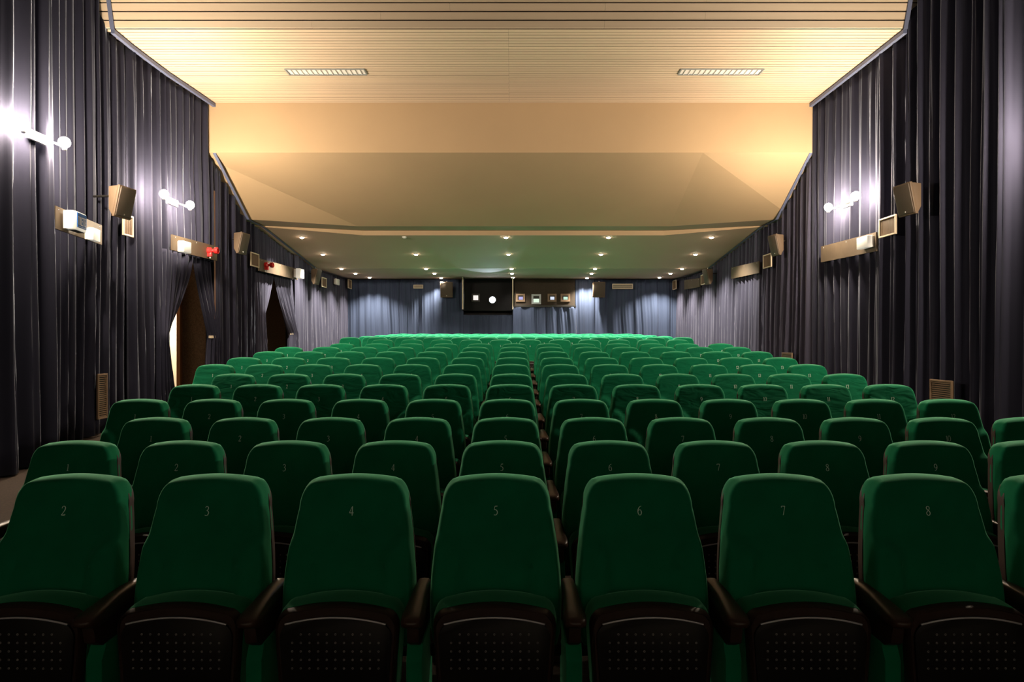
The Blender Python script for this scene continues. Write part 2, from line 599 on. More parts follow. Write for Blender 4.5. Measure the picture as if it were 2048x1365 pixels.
curtain('wall_curtain', 1, 3.0, 9.58, lambda y: 5.22 + .08 * smooth01((y - 7.2) / .6), gap_floor, ctop, 'wide dark pleated curtain at the right edge, behind the nearest right speaker', 21, depth=.22, wmin=.10, wmax=.26, group=RG)
curtain('wall_curtain', 1, 9.45, 11.75, lambda y: 5.23, gap_floor, ctop, 'tall pleated curtain behind the glowing bulbs on the right wall', 22, depth=.12, wmin=.08, wmax=.2, group=RG)
curtain('wall_curtain', 1, 11.65, 14.3, lambda y: 5.27, gap_floor, ctop, 'dark pleated curtain behind the second right speaker', 23, depth=.19, wmin=.08, wmax=.2, group=RG, mat='curtain_half_lit')
curtain('wall_curtain', 1, 14.25, 21.45, lambda y: 5.26, gap_floor, ctop, 'long blue grey curtain on the right wall between the middle board and the back corner', 24, depth=.17, wmin=.08, wmax=.2, group=RG, mat='curtain_lit_side')

BG = 'curtains along the back wall'
bfloor = lambda x: floor_h(21.3) + .02
btop = lambda x: ceil_h(21.3) - .02
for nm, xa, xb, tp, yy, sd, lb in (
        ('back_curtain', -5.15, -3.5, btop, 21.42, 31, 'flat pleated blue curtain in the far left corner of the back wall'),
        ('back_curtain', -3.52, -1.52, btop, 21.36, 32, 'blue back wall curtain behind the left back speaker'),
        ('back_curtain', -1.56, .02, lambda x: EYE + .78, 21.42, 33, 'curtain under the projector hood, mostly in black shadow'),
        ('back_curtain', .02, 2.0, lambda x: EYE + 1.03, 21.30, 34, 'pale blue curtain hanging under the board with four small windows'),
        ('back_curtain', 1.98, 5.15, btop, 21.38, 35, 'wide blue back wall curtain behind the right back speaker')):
    curtain(nm, 0, xa, xb, (lambda q: (lambda x: q))(yy + .04), bfloor, tp, lb, sd, depth=.10, wmin=.13, wmax=.27, mat='curtain_lit_back', group=BG)


def tie(h_tie_t, top_p, tie_p, bot_p, power=1.9):
    def fn(t):
        if t < h_tie_t:
            u = t / h_tie_t
            return top_p + (tie_p - top_p) * (u ** power)
        u = (t - h_tie_t) / (1 - h_tie_t)
        return tie_p + (bot_p - tie_p) * (u ** .7)
    return fn


# door 1: height range 1.36 above to floor; tie at eye level
def tied(ya, ym, yb, dtop, side_near, label, seed, tie_h, tie_a, tie_b, bot_a, bot_b, mat='curtain'):
    top = lambda y: dtop + .03
    zf = floor_h((ya + yb) / 2) + .02
    bot = lambda y: zf
    tt = (dtop + .03 - tie_h) / (dtop + .03 - zf)
    if side_near:
        a0, b0 = ya, ym
        lf = tie(tt, a0, tie_a, bot_a, 1.0)
        rf = tie(tt, b0, tie_b, bot_b, 1.5)
    else:
        a0, b0 = ym, yb
        lf = tie(tt, a0, tie_a, bot_a, 1.35)
        rf = tie(tt, b0, tie_b, bot_b, 1.0)
    o = curtain('tied_curtain', -1, a0, b0, lambda y: -5.30, bot, top, label, seed, depth=.11, wmin=.05, wmax=.12, left=lf, right=rf, steps=40,
                group='tied back curtains in the doorways', ds=.012, mat=mat)
    if side_near:
        return o
    b = MB()
    ring = []
    c = (tie_a + tie_b) / 2
    r1 = (tie_b - tie_a) / 2 + .015
    for k in range(25):
        a = 2 * math.pi * k / 24
        ring.append((-5.19 + math.cos(a) * .06, c + math.sin(a) * r1))
    zz = tie_h
    b.grid([[(x, y, zz - .022) for x, y in ring], [(x, y, zz + .022) for x, y in ring]])
    t_ = b.build('tieback_strap', 'cream', o, smooth=60)
    return o


tied(10.1, 11.2, 12.4, DTOP[0], True, 'tied curtain at the near side of the first doorway', 41, EYE + .04, 10.0, 10.16, 10.0, 10.50)
tied(10.1, 11.22, 12.4, DTOP[0], False, 'gathered curtain with pale tieback at the far side of the first doorway', 42, EYE + .05, 11.72, 12.05, 11.62, 12.35)
tied(13.9, 15.0, 16.7, DTOP[1], True, 'loose curtain at the near side of the second doorway', 43, EYE + .55, 13.9, 14.25, 13.9, 14.45, 'curtain_lit_side')
tied(13.9, 15.05, 16.7, DTOP[1], False, 'gathered curtain with tieback at the far side of the second doorway', 44, EYE + .14, 16.0, 16.4, 15.9, 16.75, 'curtain_lit_side')

# passages behind the doorways
for k, ((a, c), t) in enumerate(zip(DOORS, DTOP)):
    e = MB()
    fz = floor_h(c)
    xe = -5.97 if k == 0 else -7.2
    e.box(((-HW - .1 + xe) / 2, c + .05, (fz + t) / 2), (abs(xe + HW + .1), .1, t - fz + .2))
    e.box(((-HW - .1 - 7.6) / 2, (a + c) / 2 + .4, t + .06), (7.6 - HW - .1, c - a + 1.2, .1))
    if k == 1:
        e.box((-7.25, (a + c) / 2, (fz + t) / 2), (.1, c - a, t - fz + .2))
    o = e.build('door_%d' % (k + 1), 'passage')
    struct(o)
    f = MB()
    f.box((xe - .03, c + .0, (fz + t) / 2), (.07, .16, t - fz), bev=.008)
    f.build('door_frame', 'wood', o)
    if k == 0:
        f = MB()
        f.box((-6.9, c + .9, (fz + t) / 2), (1.9, .08, t - fz + .3))
        f.box((-7.7, c - .2, (fz + t) / 2), (.08, 2.3, t - fz + .3))
        struct(f.build('wall_lobby', 'lobby'))
        f = MB()
        f.box((-6.045, c + .02, EYE + .03), (.05, .03, .10), bev=.004)
        f.box((-6.045, c + .02, EYE - .62), (.05, .03, .10), bev=.004)
        f.build('hinge', 'black', o)
        light('AREA', 'lobby_light', (-6.7, c + .2, t - .1), 140, (1.0, .85, .62), size=.6)

# ------------------------------------------------------------------ seats
LEAN = math.tan(R(12))


def half_w(h):                    # outline of the backrest seen from the front
    tab = [(.38, .225), (.45, .244), (.56, .249), (.66, .243), (.74, .235), (.80, .226), (.86, .217), (.91, .208), (.95, .197)]
    return lerp_table(tab, h)


H0, H1 = .40, 1.0


def outline_pt(u, v, grow=0.0):
    """u in -1..1, v in 0..1 -> x,z on the backrest front"""
    h = H0 + (H1 - H0) * v
    wv = half_w(min(h, .95))
    if h > .90:                  # rounded shoulders
        k = (h - .90) / .10
        wv = half_w(.90) - (1 - math.sqrt(max(0, 1 - min(k, 1) ** 2 * .999))) * .062
    crown = .012 * (1 - u * u) - .012
    return u * (wv + grow), h + crown * v * v + grow * v * .4


def front_y(x, h):
    y = (h - .88) * LEAN
    if h < .60:
        y += (.60 - h) * .10      # lumbar comes forward
    # lower side wings
    crease = math.exp(-((abs(x) - .122 - .07 * smooth01((h - .68) / .12)) / .005) ** 2) * smooth01((.80 - h) / .03)
    y += .003 * crease
    wing = smooth01((abs(x) - .115 - .035 * smooth01((h - .70) / .12) * 2) / .022) * smooth01((.80 - h) / .05)
    y -= .028 * wing * smooth01((.255 - abs(x)) / .03 + .3)
    # seams across the lumbar pad
    for hs in (.60, .505):
        y += .006 * math.exp(-((h - hs) / .006) ** 2) * (1 if abs(x) < .12 else 0)
    return y


def make_backrest(wrinkle):
    nu, nv = 30, 44
    us = [math.sin(math.pi / 2 * (2 * i / nu - 1)) for i in range(nu + 1)]
    vs_ = [math.sin(math.pi / 2 * (j / nv)) * .35 + .65 * (j / nv) for j in range(nv + 1)]
    b = MB()
    rows = []
    for v in vs_:
        row = []
        for u in us:
            x, z = outline_pt(u, v)
            y = front_y(x, z)
            ed = min((1 - abs(u)) * half_w(min(z, .95)), (1 - v) * (H1 - H0) + .0)
            rr = .022
            if ed < rr:
                y += rr - math.sqrt(max(0, rr * rr - (rr - ed) ** 2))
            row.append((x, y, z))
        rows.append(row)
    b.grid(rows)
    # side strip from the front outline to the back, then the back face
    loop = [r_[0] for r_ in rows] + rows[-1][1:-1] + [r_[-1] for r_ in rows[::-1]]
    th = .075
    bulge = [(0, 0), (.25, .004), (.5, .006), (.75, .005), (1, 0)]
    strips = []
    for t, g in bulge:
        ring = []
        for k, p in enumerate(loop):
            q = Vector(p)
            c = Vector((0, q.y, .75))
            dirv = Vector((q.x, 0, (q.z - .78) if q.z > .9 else 0))
            if dirv.length > 0:
                dirv.normalize()
            ring.append((q.x + dirv.x * g, q.y + (th - .01 * 0) * t, q.z + dirv.z * g))
        strips.append(ring)
    b.grid(strips)
    back = [[(x, y + th, z) for x, y, z in r_[::-1]] for r_ in rows]
    # flatten the back
    back = [[(x, max(y, (z - .88) * LEAN + th + .0), z) for x, y, z in r_] for r_ in back]
    b.grid(back)
    return b


seat_proto = empty('cinema_chair', (0, 0, -50))
P = {}
P['backrest'] = make_backrest(False).build('backrest', 'velvet', seat_proto, smooth=50, merge=True)
bl = P['backrest'].data.copy()
bl.materials.clear()
bl.materials.append(M['velvet_loose'])


def plate(inset_top, grow, y0, y1, zlo, name, mat):
    nu, nv = 20, 24
    b = MB()
    fr, bk = [], []
    for j in range(nv + 1):
        v = j / nv
        r1, r2 = [], []
        for i in range(nu + 1):
            u = math.sin(math.pi / 2 * (2 * i / nu - 1))
            x, z = outline_pt(u, v, grow)
            z = zlo + (z - H0) * (H1 + inset_top - zlo) / (H1 - H0)
            yb = (z - .88) * LEAN
            r1.append((x, yb + y0, z))
            r2.append((x * (.97 if abs(u) > .9 else 1), yb + y1 - .02 * (1 - u * u) * 0, z))
        fr.append(r1)
        bk.append(r2)
    b.grid(fr)
    b.grid([r_[::-1] for r_ in bk])
    l1 = [r_[0] for r_ in fr] + fr[-1][1:-1] + [r_[-1] for r_ in fr[::-1]] + fr[0][1:-1][::-1]
    l2 = [r_[0] for r_ in bk] + bk[-1][1:-1] + [r_[-1] for r_ in bk[::-1]] + bk[0][1:-1][::-1]
    l1.append(l1[0])
    l2.append(l2[0])
    b.grid([l1, l2])
    return b.build(name, mat, seat_proto, smooth=50, merge=True)


P['back_shell'] = plate(-.012, .010, .058, .104, .36, 'back_shell', 'shell')


# folded seat pan
def pan_poly(hw, top, bot, arch, rc, n=12):
    """front outline of the folded seat: arched top with rounded corners, tapering down"""
    pts = []
    for i in range(n + 1):       # right corner to left corner along the arched top
        u = 1 - 2 * i / n
        x = u * (hw - rc)
        pts.append((x, top - arch * u * u))
    # left corner
    out = []
    cz = top - arch
    for k in range(6):
        a = k / 5 * math.pi / 2
        out.append((-(hw - rc) - rc * math.sin(a), cz - rc * (1 - math.cos(a)) * 1.2))
    right = [(-x, z) for x, z in out[::-1]]
    low = [(-hw * .93, bot + .02), (-hw * .86, bot), (hw * .86, bot), (hw * .93, bot + .02)]
    return right[:-1] + pts + out[1:] + low


def loft(b, polys, mat=None):
    n = len(polys[0])
    vs = [p for pl in polys for p in pl]
    fs = []
    for j in range(len(polys) - 1):
        for i in range(n):
            fs.append((j * n + i, j * n + (i + 1) % n, (j + 1) * n + (i + 1) % n, (j + 1) * n + i))
    fs.append(tuple(range(n))[::-1])
    fs.append(tuple((len(polys) - 1) * n + i for i in range(n)))
    b.add(vs, fs, mat)


def at_y(poly, y, s=1.0, dz=0.0, cz=.45):
    return [(x * s, y, cz + (z - cz) * s + dz) for x, z in poly]


pp = pan_poly(.222, .604, .26, .022, .05)
b = MB()
loft(b, [at_y(pp, -.070, .93), at_y(pp, -.076, .975), at_y(pp, -.10, 1.01), at_y(pp, -.145, 1.015), at_y(pp, -.195, .995)])
P['seat_cushion'] = b.build('seat_cushion', 'velvet', seat_proto, smooth=50, merge=True)
b = MB()
loft(b, [at_y(pp, -.195, .985), at_y(pp, -.205, .992), at_y(pp, -.236, .975), at_y(pp, -.243, .95), at_y(pp, -.236, .93)])
P['seat_shell'] = b.build('seat_shell', 'shell', seat_proto, smooth=50, merge=True)
pq = pan_poly(.198, .565, .275, .022, .045)
b = MB()
loft(b, [at_y(pq, -.232), at_y(pq, -.2455), at_y(pq, -.247, .985)])
b.cur = 1
for r_ in range(5):
    n = 9 if r_ == 0 else 11
    for i in range(n):
        x = (i - (n - 1) / 2) * .0305
        T = Matrix.Translation((x, -.2468, .505 - r_ * .030)) @ Matrix.Rotation(R(90), 4, 'X')
        b.lathe([(.0042, 0), (.0040, .0012), (.0026, .0022), (.0012, -.0004)], 8, T=T)
P['seat_panel'] = b.build('seat_panel', ['panel_black', 'stud'], seat_proto, smooth=40)
b = MB()
b.tube([(x, -.2475, .564 - .75 * (x * x)) for x in [-.178 + .356 * i / 16 for i in range(17)]], .0036, 8)
P['metal_trim'] = b.build('metal_trim', 'metal', seat_proto, smooth=60)


def arm_parts(sx, parent):
    b = MB()
    # armrest: profile along the depth (top slightly arched), narrow at the rear, wide rounded nose
    st = [(.02, .026, .612, .56), (-.06, .028, .615, .555), (-.14, .031, .614, .55), (-.22, .036, .606, .545), (-.28, .040, .600, .548), (-.315, .038, .594, .555), (-.335, .028, .588, .564), (-.342, .012, .582, .572)]
    rows = []
    for y, hw, zt, zb in st:
        row = []
        for k in range(16):
            a = 2 * math.pi * k / 16
            ca, sa = math.cos(a), math.sin(a)
            x = hw * math.copysign(abs(ca) ** .55, ca)
            z = (zt + zb) / 2 + (zt - zb) / 2 * math.copysign(abs(sa) ** .55, sa)
            row.append((sx + x, y, z))
        rows.append(row)
    n = 16
    vs = [p for r_ in rows for p in r_]
    fs = []
    for j in range(len(rows) - 1):
        for i in range(n):
            fs.append((j * n + i, (j + 1) * n + i, (j + 1) * n + (i + 1) % n, j * n + (i + 1) % n))
    fs.append(tuple(range(n)))
    fs.append(tuple((len(rows) - 1) * n + i for i in range(n))[::-1])
    b.add(vs, fs)
    a_ = b.build('armrest', 'armrest', parent, smooth=50)
    b = MB()
    b.prism([(.03, .565), (-.30, .555), (-.285, .49), (-.23, .46), (.03, .46)], 'x', sx - .022, sx + .022, bev=.008)
    br = b.build('arm_bracket', 'shell', parent, smooth=40)
    b = MB()
    b.prism([(.03, .47), (-.235, .47), (-.262, .42), (-.262, .06), (.03, .06)], 'x', sx - .029, sx + .029, bev=.008)
    p_ = b.build('side_panel', 'velvet', parent, smooth=40)
    b = MB()
    b.box((sx, -.11, .032), (.10, .34, .064), bev=.008)
    f_ = b.build('foot', 'shell', parent, smooth=40)
    return [a_, br, p_, f_]


arm_right = arm_parts(.28, seat_proto)
arm_left = arm_parts(-.28, seat_proto)
b = MB()
b.box((0, -.02, .36), (.50, .06, .05), bev=.008)
P['crossbar'] = b.build('crossbar', 'panel_black', seat_proto, smooth=40)

# numerals, drawn as serif-like strokes: (x, y, width)
GL = {
    '0': [[(.25, .0, .03), (.08, .15, .06), (.03, .5, .075), (.08, .85, .06), (.25, 1, .03), (.42, .85, .06), (.47, .5, .075), (.42, .15, .06), (.25, 0, .03)]],
    '1': [[(.08, .86, .03), (.2, .95, .07), (.22, .8, .08), (.22, .1, .08), (.22, .0, .08)], [(.06, .015, .03), (.38, .015, .03)]],
    '2': [[(.04, .76, .05), (.1, .93, .05), (.24, 1, .04), (.40, .9, .07), (.43, .72, .08), (.33, .45, .06), (.05, .04, .04)], [(.04, .035, .07), (.40, .035, .08), (.48, .14, .03)]],
    '3': [[(.05, .84, .04), (.13, .97, .05), (.27, .98, .05), (.38, .86, .075), (.36, .68, .06), (.2, .55, .03)], [(.2, .55, .03), (.38, .46, .06), (.44, .28, .08), (.35, .08, .06), (.18, .0, .04), (.03, .06, .05)]],
    '4': [[(.33, 1.0, .03), (.02, .30, .035)], [(.02, .29, .06), (.5, .29, .06)], [(.345, 1.0, .08), (.345, 0, .08)]],
    '5': [[(.44, .98, .07), (.16, .96, .05)], [(.16, .97, .03), (.08, .60, .035)], [(.08, .60, .04), (.28, .57, .06), (.42, .40, .08), (.42, .2, .075), (.28, .02, .05), (.04, .03, .05)]],
    '6': [[(.44, .98, .03), (.25, .88, .05), (.09, .62, .075), (.06, .3, .08), (.14, .07, .06), (.27, .0, .04), (.41, .1, .07), (.45, .32, .08), (.38, .52, .06), (.26, .58, .04), (.10, .48, .05)]],
    '7': [[(.04, .82, .03), (.06, .96, .05), (.45, .96, .07)], [(.45, .97, .03), (.18, .0, .06)]],
    '8': [[(.25, 1, .035), (.1, .9, .06), (.09, .74, .07), (.25, .56, .07), (.42, .38, .08), (.43, .15, .07), (.26, 0, .04), (.08, .12, .06), (.07, .32, .06), (.25, .52, .03), (.39, .7, .06), (.39, .9, .05), (.25, 1, .035)]],
    '9': [[(.06, .02, .03), (.25, .12, .05), (.41, .38, .075), (.44, .7, .08), (.36, .93, .06), (.23, 1, .04), (.09, .9, .07), (.05, .68, .08), (.12, .48, .06), (.24, .42, .04), (.40, .52, .05)]],
}
NUM_MESH = {}


def cat_rom(p, per=6):
    if len(p) < 3:
        return [tuple(q) for q in p]
    out = []
    for i in range(len(p) - 1):
        p0, p1, p2, p3 = p[max(i - 1, 0)], p[i], p[i + 1], p[min(i + 2, len(p) - 1)]
        for k in range(per):
            t = k / per
            out.append(tuple(.5 * ((2 * b1) + (-a + c) * t + (2 * a - 5 * b1 + 4 * c - d_) * t * t + (-a + 3 * b1 - 3 * c + d_) * t ** 3)
                             for a, b1, c, d_ in zip(p0, p1, p2, p3)))
    out.append(tuple(p[-1]))
    return out


def number_mesh(txt):
    if txt in NUM_MESH:
        return NUM_MESH[txt]
    H = .034
    b = MB()
    adv = {'1': .42}
    tot = sum(adv.get(c, .56) for c in txt)
    x0 = -tot / 2
    hc = .88
    for c in txt:
        for st in GL[c]:
            smooth = not (c in '4' or (c == '7' and len(st) == 2) or len(st) == 2)
            pts = cat_rom(st) if smooth else st
            L_, R_ = [], []
            for k, (x, y, w_) in enumerate(pts):
                a = pts[max(k - 1, 0)]
                c2 = pts[min(k + 1, len(pts) - 1)]
                dx, dy = c2[0] - a[0], c2[1] - a[1]
                l_ = math.hypot(dx, dy) or 1
                nx, ny = -dy / l_, dx / l_
                ww = w_ * .95 + .028
                for S_, sg in ((L_, 1), (R_, -1)):
                    px = (x0 + x + nx * ww / 2 * sg) * H
                    pz = (y - .5 + ny * ww / 2 * sg) * H
                    S_.append((px, pz * LEAN - .0035, hc + pz))
            b.grid([L_, R_])
        x0 += adv.get(c, .56)
    me = b.build('seat_number', 'number', None).data
    o = [o for o in COL.objects if o.data == me][0]
    bpy.data.objects.remove(o)
    NUM_MESH[txt] = me
    return me


ORD = ['first', 'second', 'third', 'fourth', 'fifth', 'sixth', 'seventh', 'eighth', 'ninth', 'tenth', 'eleventh', 'twelfth', 'thirteenth',
       'fourteenth', 'fifteenth', 'sixteenth', 'seventeenth', 'eighteenth', 'nineteenth', 'twentieth', 'twenty-first']


def px_row(a, bx, na, nb, z):
    """even seats between two numerals measured in the photo at columns a (seat na) and bx (seat nb)"""
    xa, xb = (a - 1024) * z / F, (bx - 1024) * z / F
    st = (xb - xa) / (nb - na)
    return [(k, xa + (k - na) * st) for k in range(na, nb + 1)]


ROWS = [
    px_row(128, 1856, 2, 8, ROWZ[0]) + [(9, (2145 - 1024) * ROWZ[0] / F)],
    px_row(137, 1871, 1, 9, ROWZ[1]) + [(10, (2088 - 1024) * ROWZ[1] / F)],
    px_row(303, 1897, 1, 10, ROWZ[2]) + [(11, (2074 - 1024) * ROWZ[2] / F)],
    px_row(271, 1907, 1, 12, ROWZ[3]),
    px_row(383, 1785, 1, 12, ROWZ[4]),
    px_row(462, 1695, 1, 12, ROWZ[5]),
    px_row(425, 1619, 1, 13, ROWZ[6]),
    px_row(484, 1565, 1, 13, ROWZ[7]),
    px_row(534, 1518, 1, 13, ROWZ[8]),
    px_row(575, 1477, 1, 13, ROWZ[9]),
    px_row(682.5, 1444.5, 1, 12, ROWZ[10]),
    px_row(764, 1357, 1, 11, ROWZ[11]),
]
for k in range(12, 21):
    if k % 2 == 0:
        ROWS.append([(i + 1, -3.27 + i * .56) for i in range(13)])
    else:
        ROWS.append([(i + 1, -2.99 + i * .56) for i in range(12)])

SEAT_GROUP = 'rows of green cinema seats'
ARM_R = set(arm_right)
ARM_L = set(arm_left)
proto_parts = [o for o in COL.objects if o.parent == seat_proto]
first = True
jr = random.Random(7)
for ri, row in enumerate(ROWS):
    z, fh = ROWZ[ri], floor_h(ROWZ[ri])
    for si, (num, x) in enumerate(row):
        tilt = jr.uniform(-.008, .008)
        s = seat_proto.copy()
        COL.objects.link(s)
        s.location = (x, z, fh)
        s.rotation_euler = (0, 0, jr.uniform(-.012, .012))
        where = 'nearest row' if ri == 0 else ORD[ri] + ' row from the camera'
        if ri < 11:
            lb = 'green velvet cinema seat numbered %d in the %s' % (num, where)
        else:
            lb = 'green velvet cinema seat, %s from the left in the %s' % (ORD[si], where)
        tag(s, lb, 'seat', SEAT_GROUP)
        for p in proto_parts:
            if p in ARM_L and si != 0:
                continue
            c = p.copy()
            COL.objects.link(c)
            c.parent = s
            if p == P['backrest'] and ri >= 4:
                c.data = bl
            if p == P['backrest'] or p == P['back_shell']:
                c.rotation_euler = (tilt, 0, 0)
        if ri < 13:
            nobj = bpy.data.objects.new('seat_number', number_mesh(str(num)))
            COL.objects.link(nobj)
            nobj.parent = s
            nobj.rotation_euler = (tilt, 0, 0)
for p in proto_parts + [seat_proto]:
    bpy.data.objects.remove(p)


# ------------------------------------------------------------------ fittings on the walls
def side_T(side, y, h, x):
    """local frame: +x out of the wall into the room, y along the wall away from the camera, z up"""
    return Matrix.Translation((x, y, EYE + h)) @ Matrix.Scale(-side, 4, (1, 0, 0))


def flip_fix(o):
    bm = bmesh.new()
    bm.from_mesh(o.data)
    bmesh.ops.recalc_face_normals(bm, faces=bm.faces[:])
    bm.to_mesh(o.data)
    bm.free()
    return o


def board(side, y0, h0t, h0b, x0, y1, h1t, h1b, x1, label):
    """long mounting board, near end (y0) to far end (y1)"""
    b = MB()
    t = .022 * -side
    vs = []
    for xx, yy, ht, hb in ((x0, y0, h0t, h0b), (x1, y1, h1t, h1b)):
        for dx in (0, t):
            vs += [(xx + dx, yy, EYE + hb), (xx + dx, yy, EYE + ht)]
    b.add(vs, [(0, 1, 3, 2), (4, 6, 7, 5), (0, 4, 5, 1), (2, 3, 7, 6), (1, 5, 7, 3), (0, 2, 6, 4)])
    root = empty('mounting_board', ((x0 + x1) / 2, (y0 + y1) / 2, EYE + h0b))
    tag(root, label, 'board', 'brown boards on the side walls')
    root_inv = Matrix.Translation(-Vector(root.location))
    b.v = [tuple(root_inv @ Vector(p)) for p in b.v]
    p_ = flip_fix(b.build('board_panel', 'board', root))
    for u in (.06, .5, .94):
        s = MB()
        yy = y0 + (y1 - y0) * u
        xx = x0 + (x1 - x0) * u + t
        hh = (h0t + (h1t - h0t) * u) - .03
        s.lathe([(.008, 0), (.008, .003), (.004, .005)], 10, T=root_inv @ Matrix.Translation((xx, yy, EYE + hh)) @ Matrix.Rotation(R(90) * -side, 4, 'Y'))
        s.build('screw', 'metal', root, smooth=60)
    return root


board(-1, 7.44, 1.465, 1.215, -5.0, 8.62, 1.445, 1.20, -5.20, 'brown board on the left wall carrying the blue toilet sign')
board(-1, 10.14, 1.565, 1.335, -5.07, 11.80, 1.615, 1.365, -5.12, 'brown board above the first doorway, white box at its near end')
board(-1, 13.65, 1.63, 1.385, -5.08, 16.18, 1.68, 1.42, -5.10, 'brown board above the second doorway, white box at its far end')
board(1, 9.50, 1.50, 1.235, 5.09, 11.2, 1.53, 1.27, 5.09, 'brown board under the glowing bulbs on the right wall')
board(1, 13.93, 1.605, 1.365, 5.06, 15.7, 1.66, 1.40, 5.06, 'bare brown board on the right wall, next beyond the second right speaker')
board(1, 18.4, 1.665, 1.425, 5.08, 20.05, 1.75, 1.475, 5.08, 'small dark board on the right wall, beside the farthest right speaker')


def speaker(side, x, y, h, label, yaw=0, back=False, sc=1.0, reach=.10):
    """wedge cabinet; local +y is the direction the grille faces"""
    root = empty('loudspeaker', (x, y, EYE + h))
    tag(root, label, 'speaker', 'surround loudspeakers')
    if back:
        root.rotation_euler = (0, 0, R(180))
    else:
        # faces across the hall, tipped down
        root.rotation_euler = (0, 0, R(90 if side > 0 else -90) + yaw)
    # cabinet: flat back, front tipped down, a raised rim round the grille
    W = .30 * sc
    k_ = sc

    def sidep(pts):
        return [(a * k_, c * k_) for a, c in pts]
    b = MB()
    b.prism(sidep([(0, .19), (.125, .20), (.045, -.17), (0, -.09)]), 'x', -W / 2, W / 2, bev=.010)
    b.build('cabinet', 'speaker', root, smooth=35)
    b = MB()
    b.prism(sidep([(.122, .208), (.158, .203), (.078, -.182), (.040, -.178)]), 'x', -W * .52, W * .52, bev=.009)
    b.build('cabinet_rim', 'speaker', root, smooth=35)
    b = MB()
    b.prism(sidep([(.150, .185), (.170, .183), (.092, -.165), (.072, -.165)]), 'x', -W * .47, W * .47, bev=.008)
    g = b.build('front_grille', 'grille', root, smooth=35)
    b = MB()
    b.box((0, .101 * k_, -.140 * k_), (.016, .008, .016), bev=.002)
    b.build('badge', 'chrome', g)
    b = MB()
    b.box((0, -.012, .06 * k_), (.09, .024, .20 * k_), bev=.004)
    b.tube([(0, -reach, .10 * k_), (0, -.01, .10 * k_)], .014, 8)
    b.tube([(0, -.01, .14 * k_), (0, .0, .215 * k_), (0, .07, .218 * k_)], .008, 8)
    b.build('wall_bracket', 'black', root, smooth=40)
    D, Hh = .25 * sc, .40 * sc
    b = MB()
    b.box((0, .06 * sc, .222 * sc), (.022, .022, .022), bev=.004)
    b.build('clamp_screw', 'chrome', root)
    return root


speaker(-1, -4.94, 8.53, 1.70, 'brown speaker on the left wall, nearest of three, beside the toilet sign board', yaw=R(-6), reach=.31)
speaker(-1, -5.00, 12.45, 1.74, 'brown speaker high between the two left doorways', yaw=R(-6))
speaker(-1, -4.96, 17.05, 1.56, 'farthest dark speaker on the left wall, just under the rear ceiling', yaw=R(-6))
speaker(1, 4.94, 8.41, 1.71, 'brown speaker on the right wall, nearest of three, above a framed grille', yaw=R(6))
speaker(1, 4.97, 12.67, 1.74, 'brown speaker on the right wall, middle one of three', yaw=R(6))
speaker(1, 4.96, 17.05, 1.56, 'farthest dark speaker on the right wall, beside the small dark board', yaw=R(6), reach=.16)
speaker(0, -2.02, 21.17, 1.53, 'square brown speaker on the back wall, left of the projector', back=True, sc=1.22, reach=.15)
speaker(0, 2.68, 21.17, 1.53, 'square brown speaker on the back wall, right of the small windows', back=True, sc=1.22, reach=.15)


def grille_plate(side, x, y0, y1, hb, ht, label, slats='v', cat='grille', frame='cream', core='black'):
    root = empty('wall_grille', (x, (y0 + y1) / 2, EYE + hb))
    tag(root, label, cat)
    W, Hh = y1 - y0, ht - hb
    T = Matrix.Rotation(R(-90) if side > 0 else R(90), 4, 'Z')     # local -y points into the room
    if side == 0:
        T = Matrix.Identity(4)
    fw = .022 if W > .2 else .012
    b = MB()
    for cx, cz, sx, sz in ((-W / 2 + fw / 2, Hh / 2, fw, Hh), (W / 2 - fw / 2, Hh / 2, fw, Hh), (0, fw / 2, W - 2 * fw, fw), (0, Hh - fw / 2, W - 2 * fw, fw)):
        b.box((cx, -.012, cz), (sx, .024, sz), T=T, bev=.003)
    b.build('frame', frame, root)
    b = MB()
    b.box((0, .0, Hh / 2), (W - fw, .008, Hh - fw), T=T)
    b.build('backing', core, root)
    b = MB()
    if slats == 'v':
        k = int((W - 2 * fw) / .022)
        for i in range(k):
            b.box((-W / 2 + fw + (W - 2 * fw) * (i + .5) / k, -.010, Hh / 2), (.009, .010, Hh - 2 * fw), T=T)
    else:
        k = max(3, int((Hh - 2 * fw) / .024))
        for i in range(k):
            b.box((0, -.010, fw + (Hh - 2 * fw) * (i + .5) / k), (W - 2 * fw, .012, .013), T=T @ Matrix.Translation((0, 0, 0)))
    b.build('louvre', 'vent' if slats == 'v' else frame, root)
    return root


grille_plate(-1, -5.20, 9.10, 9.34, 1.40, 1.685, 'pale framed grille under the nearest left speaker, partly behind the curtain')
grille_plate(1, 5.05, 8.95, 9.36, 1.39, 1.65, 'cream framed black grille under the nearest right speaker')
grille_plate(-1, -5.02, 13.08, 13.50, 1.42, 1.69, 'pale framed grille under the speaker between the doorways')
grille_plate(1, 5.05, 13.25, 13.68, 1.42, 1.69, 'cream framed grille under the middle right speaker')
grille_plate(-1, -5.03, 18.0, 18.45, 1.40, 1.66, 'pale framed grille beside the farthest left speaker')
grille_plate(1, 5.04, 17.75, 18.15, 1.45, 1.72, 'cream framed grille behind the farthest right speaker')
grille_plate(-1, -5.02, 20.85, 21.3, 1.58, 1.86, 'pale framed plate at the far end of the left wall')
grille_plate(1, 5.03, 20.85, 21.3, 1.55, 1.84, 'pale framed plate at the far end of the right wall')
grille_plate(-1, -5.20, 8.54, 8.74, -1.0, -.43, 'brown louvred vent low on the left wall', 'h', 'vent', 'vent')
grille_plate(1, 5.02, 7.76, 8.17, -1.02, -.47, 'brown louvred vent low on the right wall, behind the seats', 'h', 'vent', 'vent')
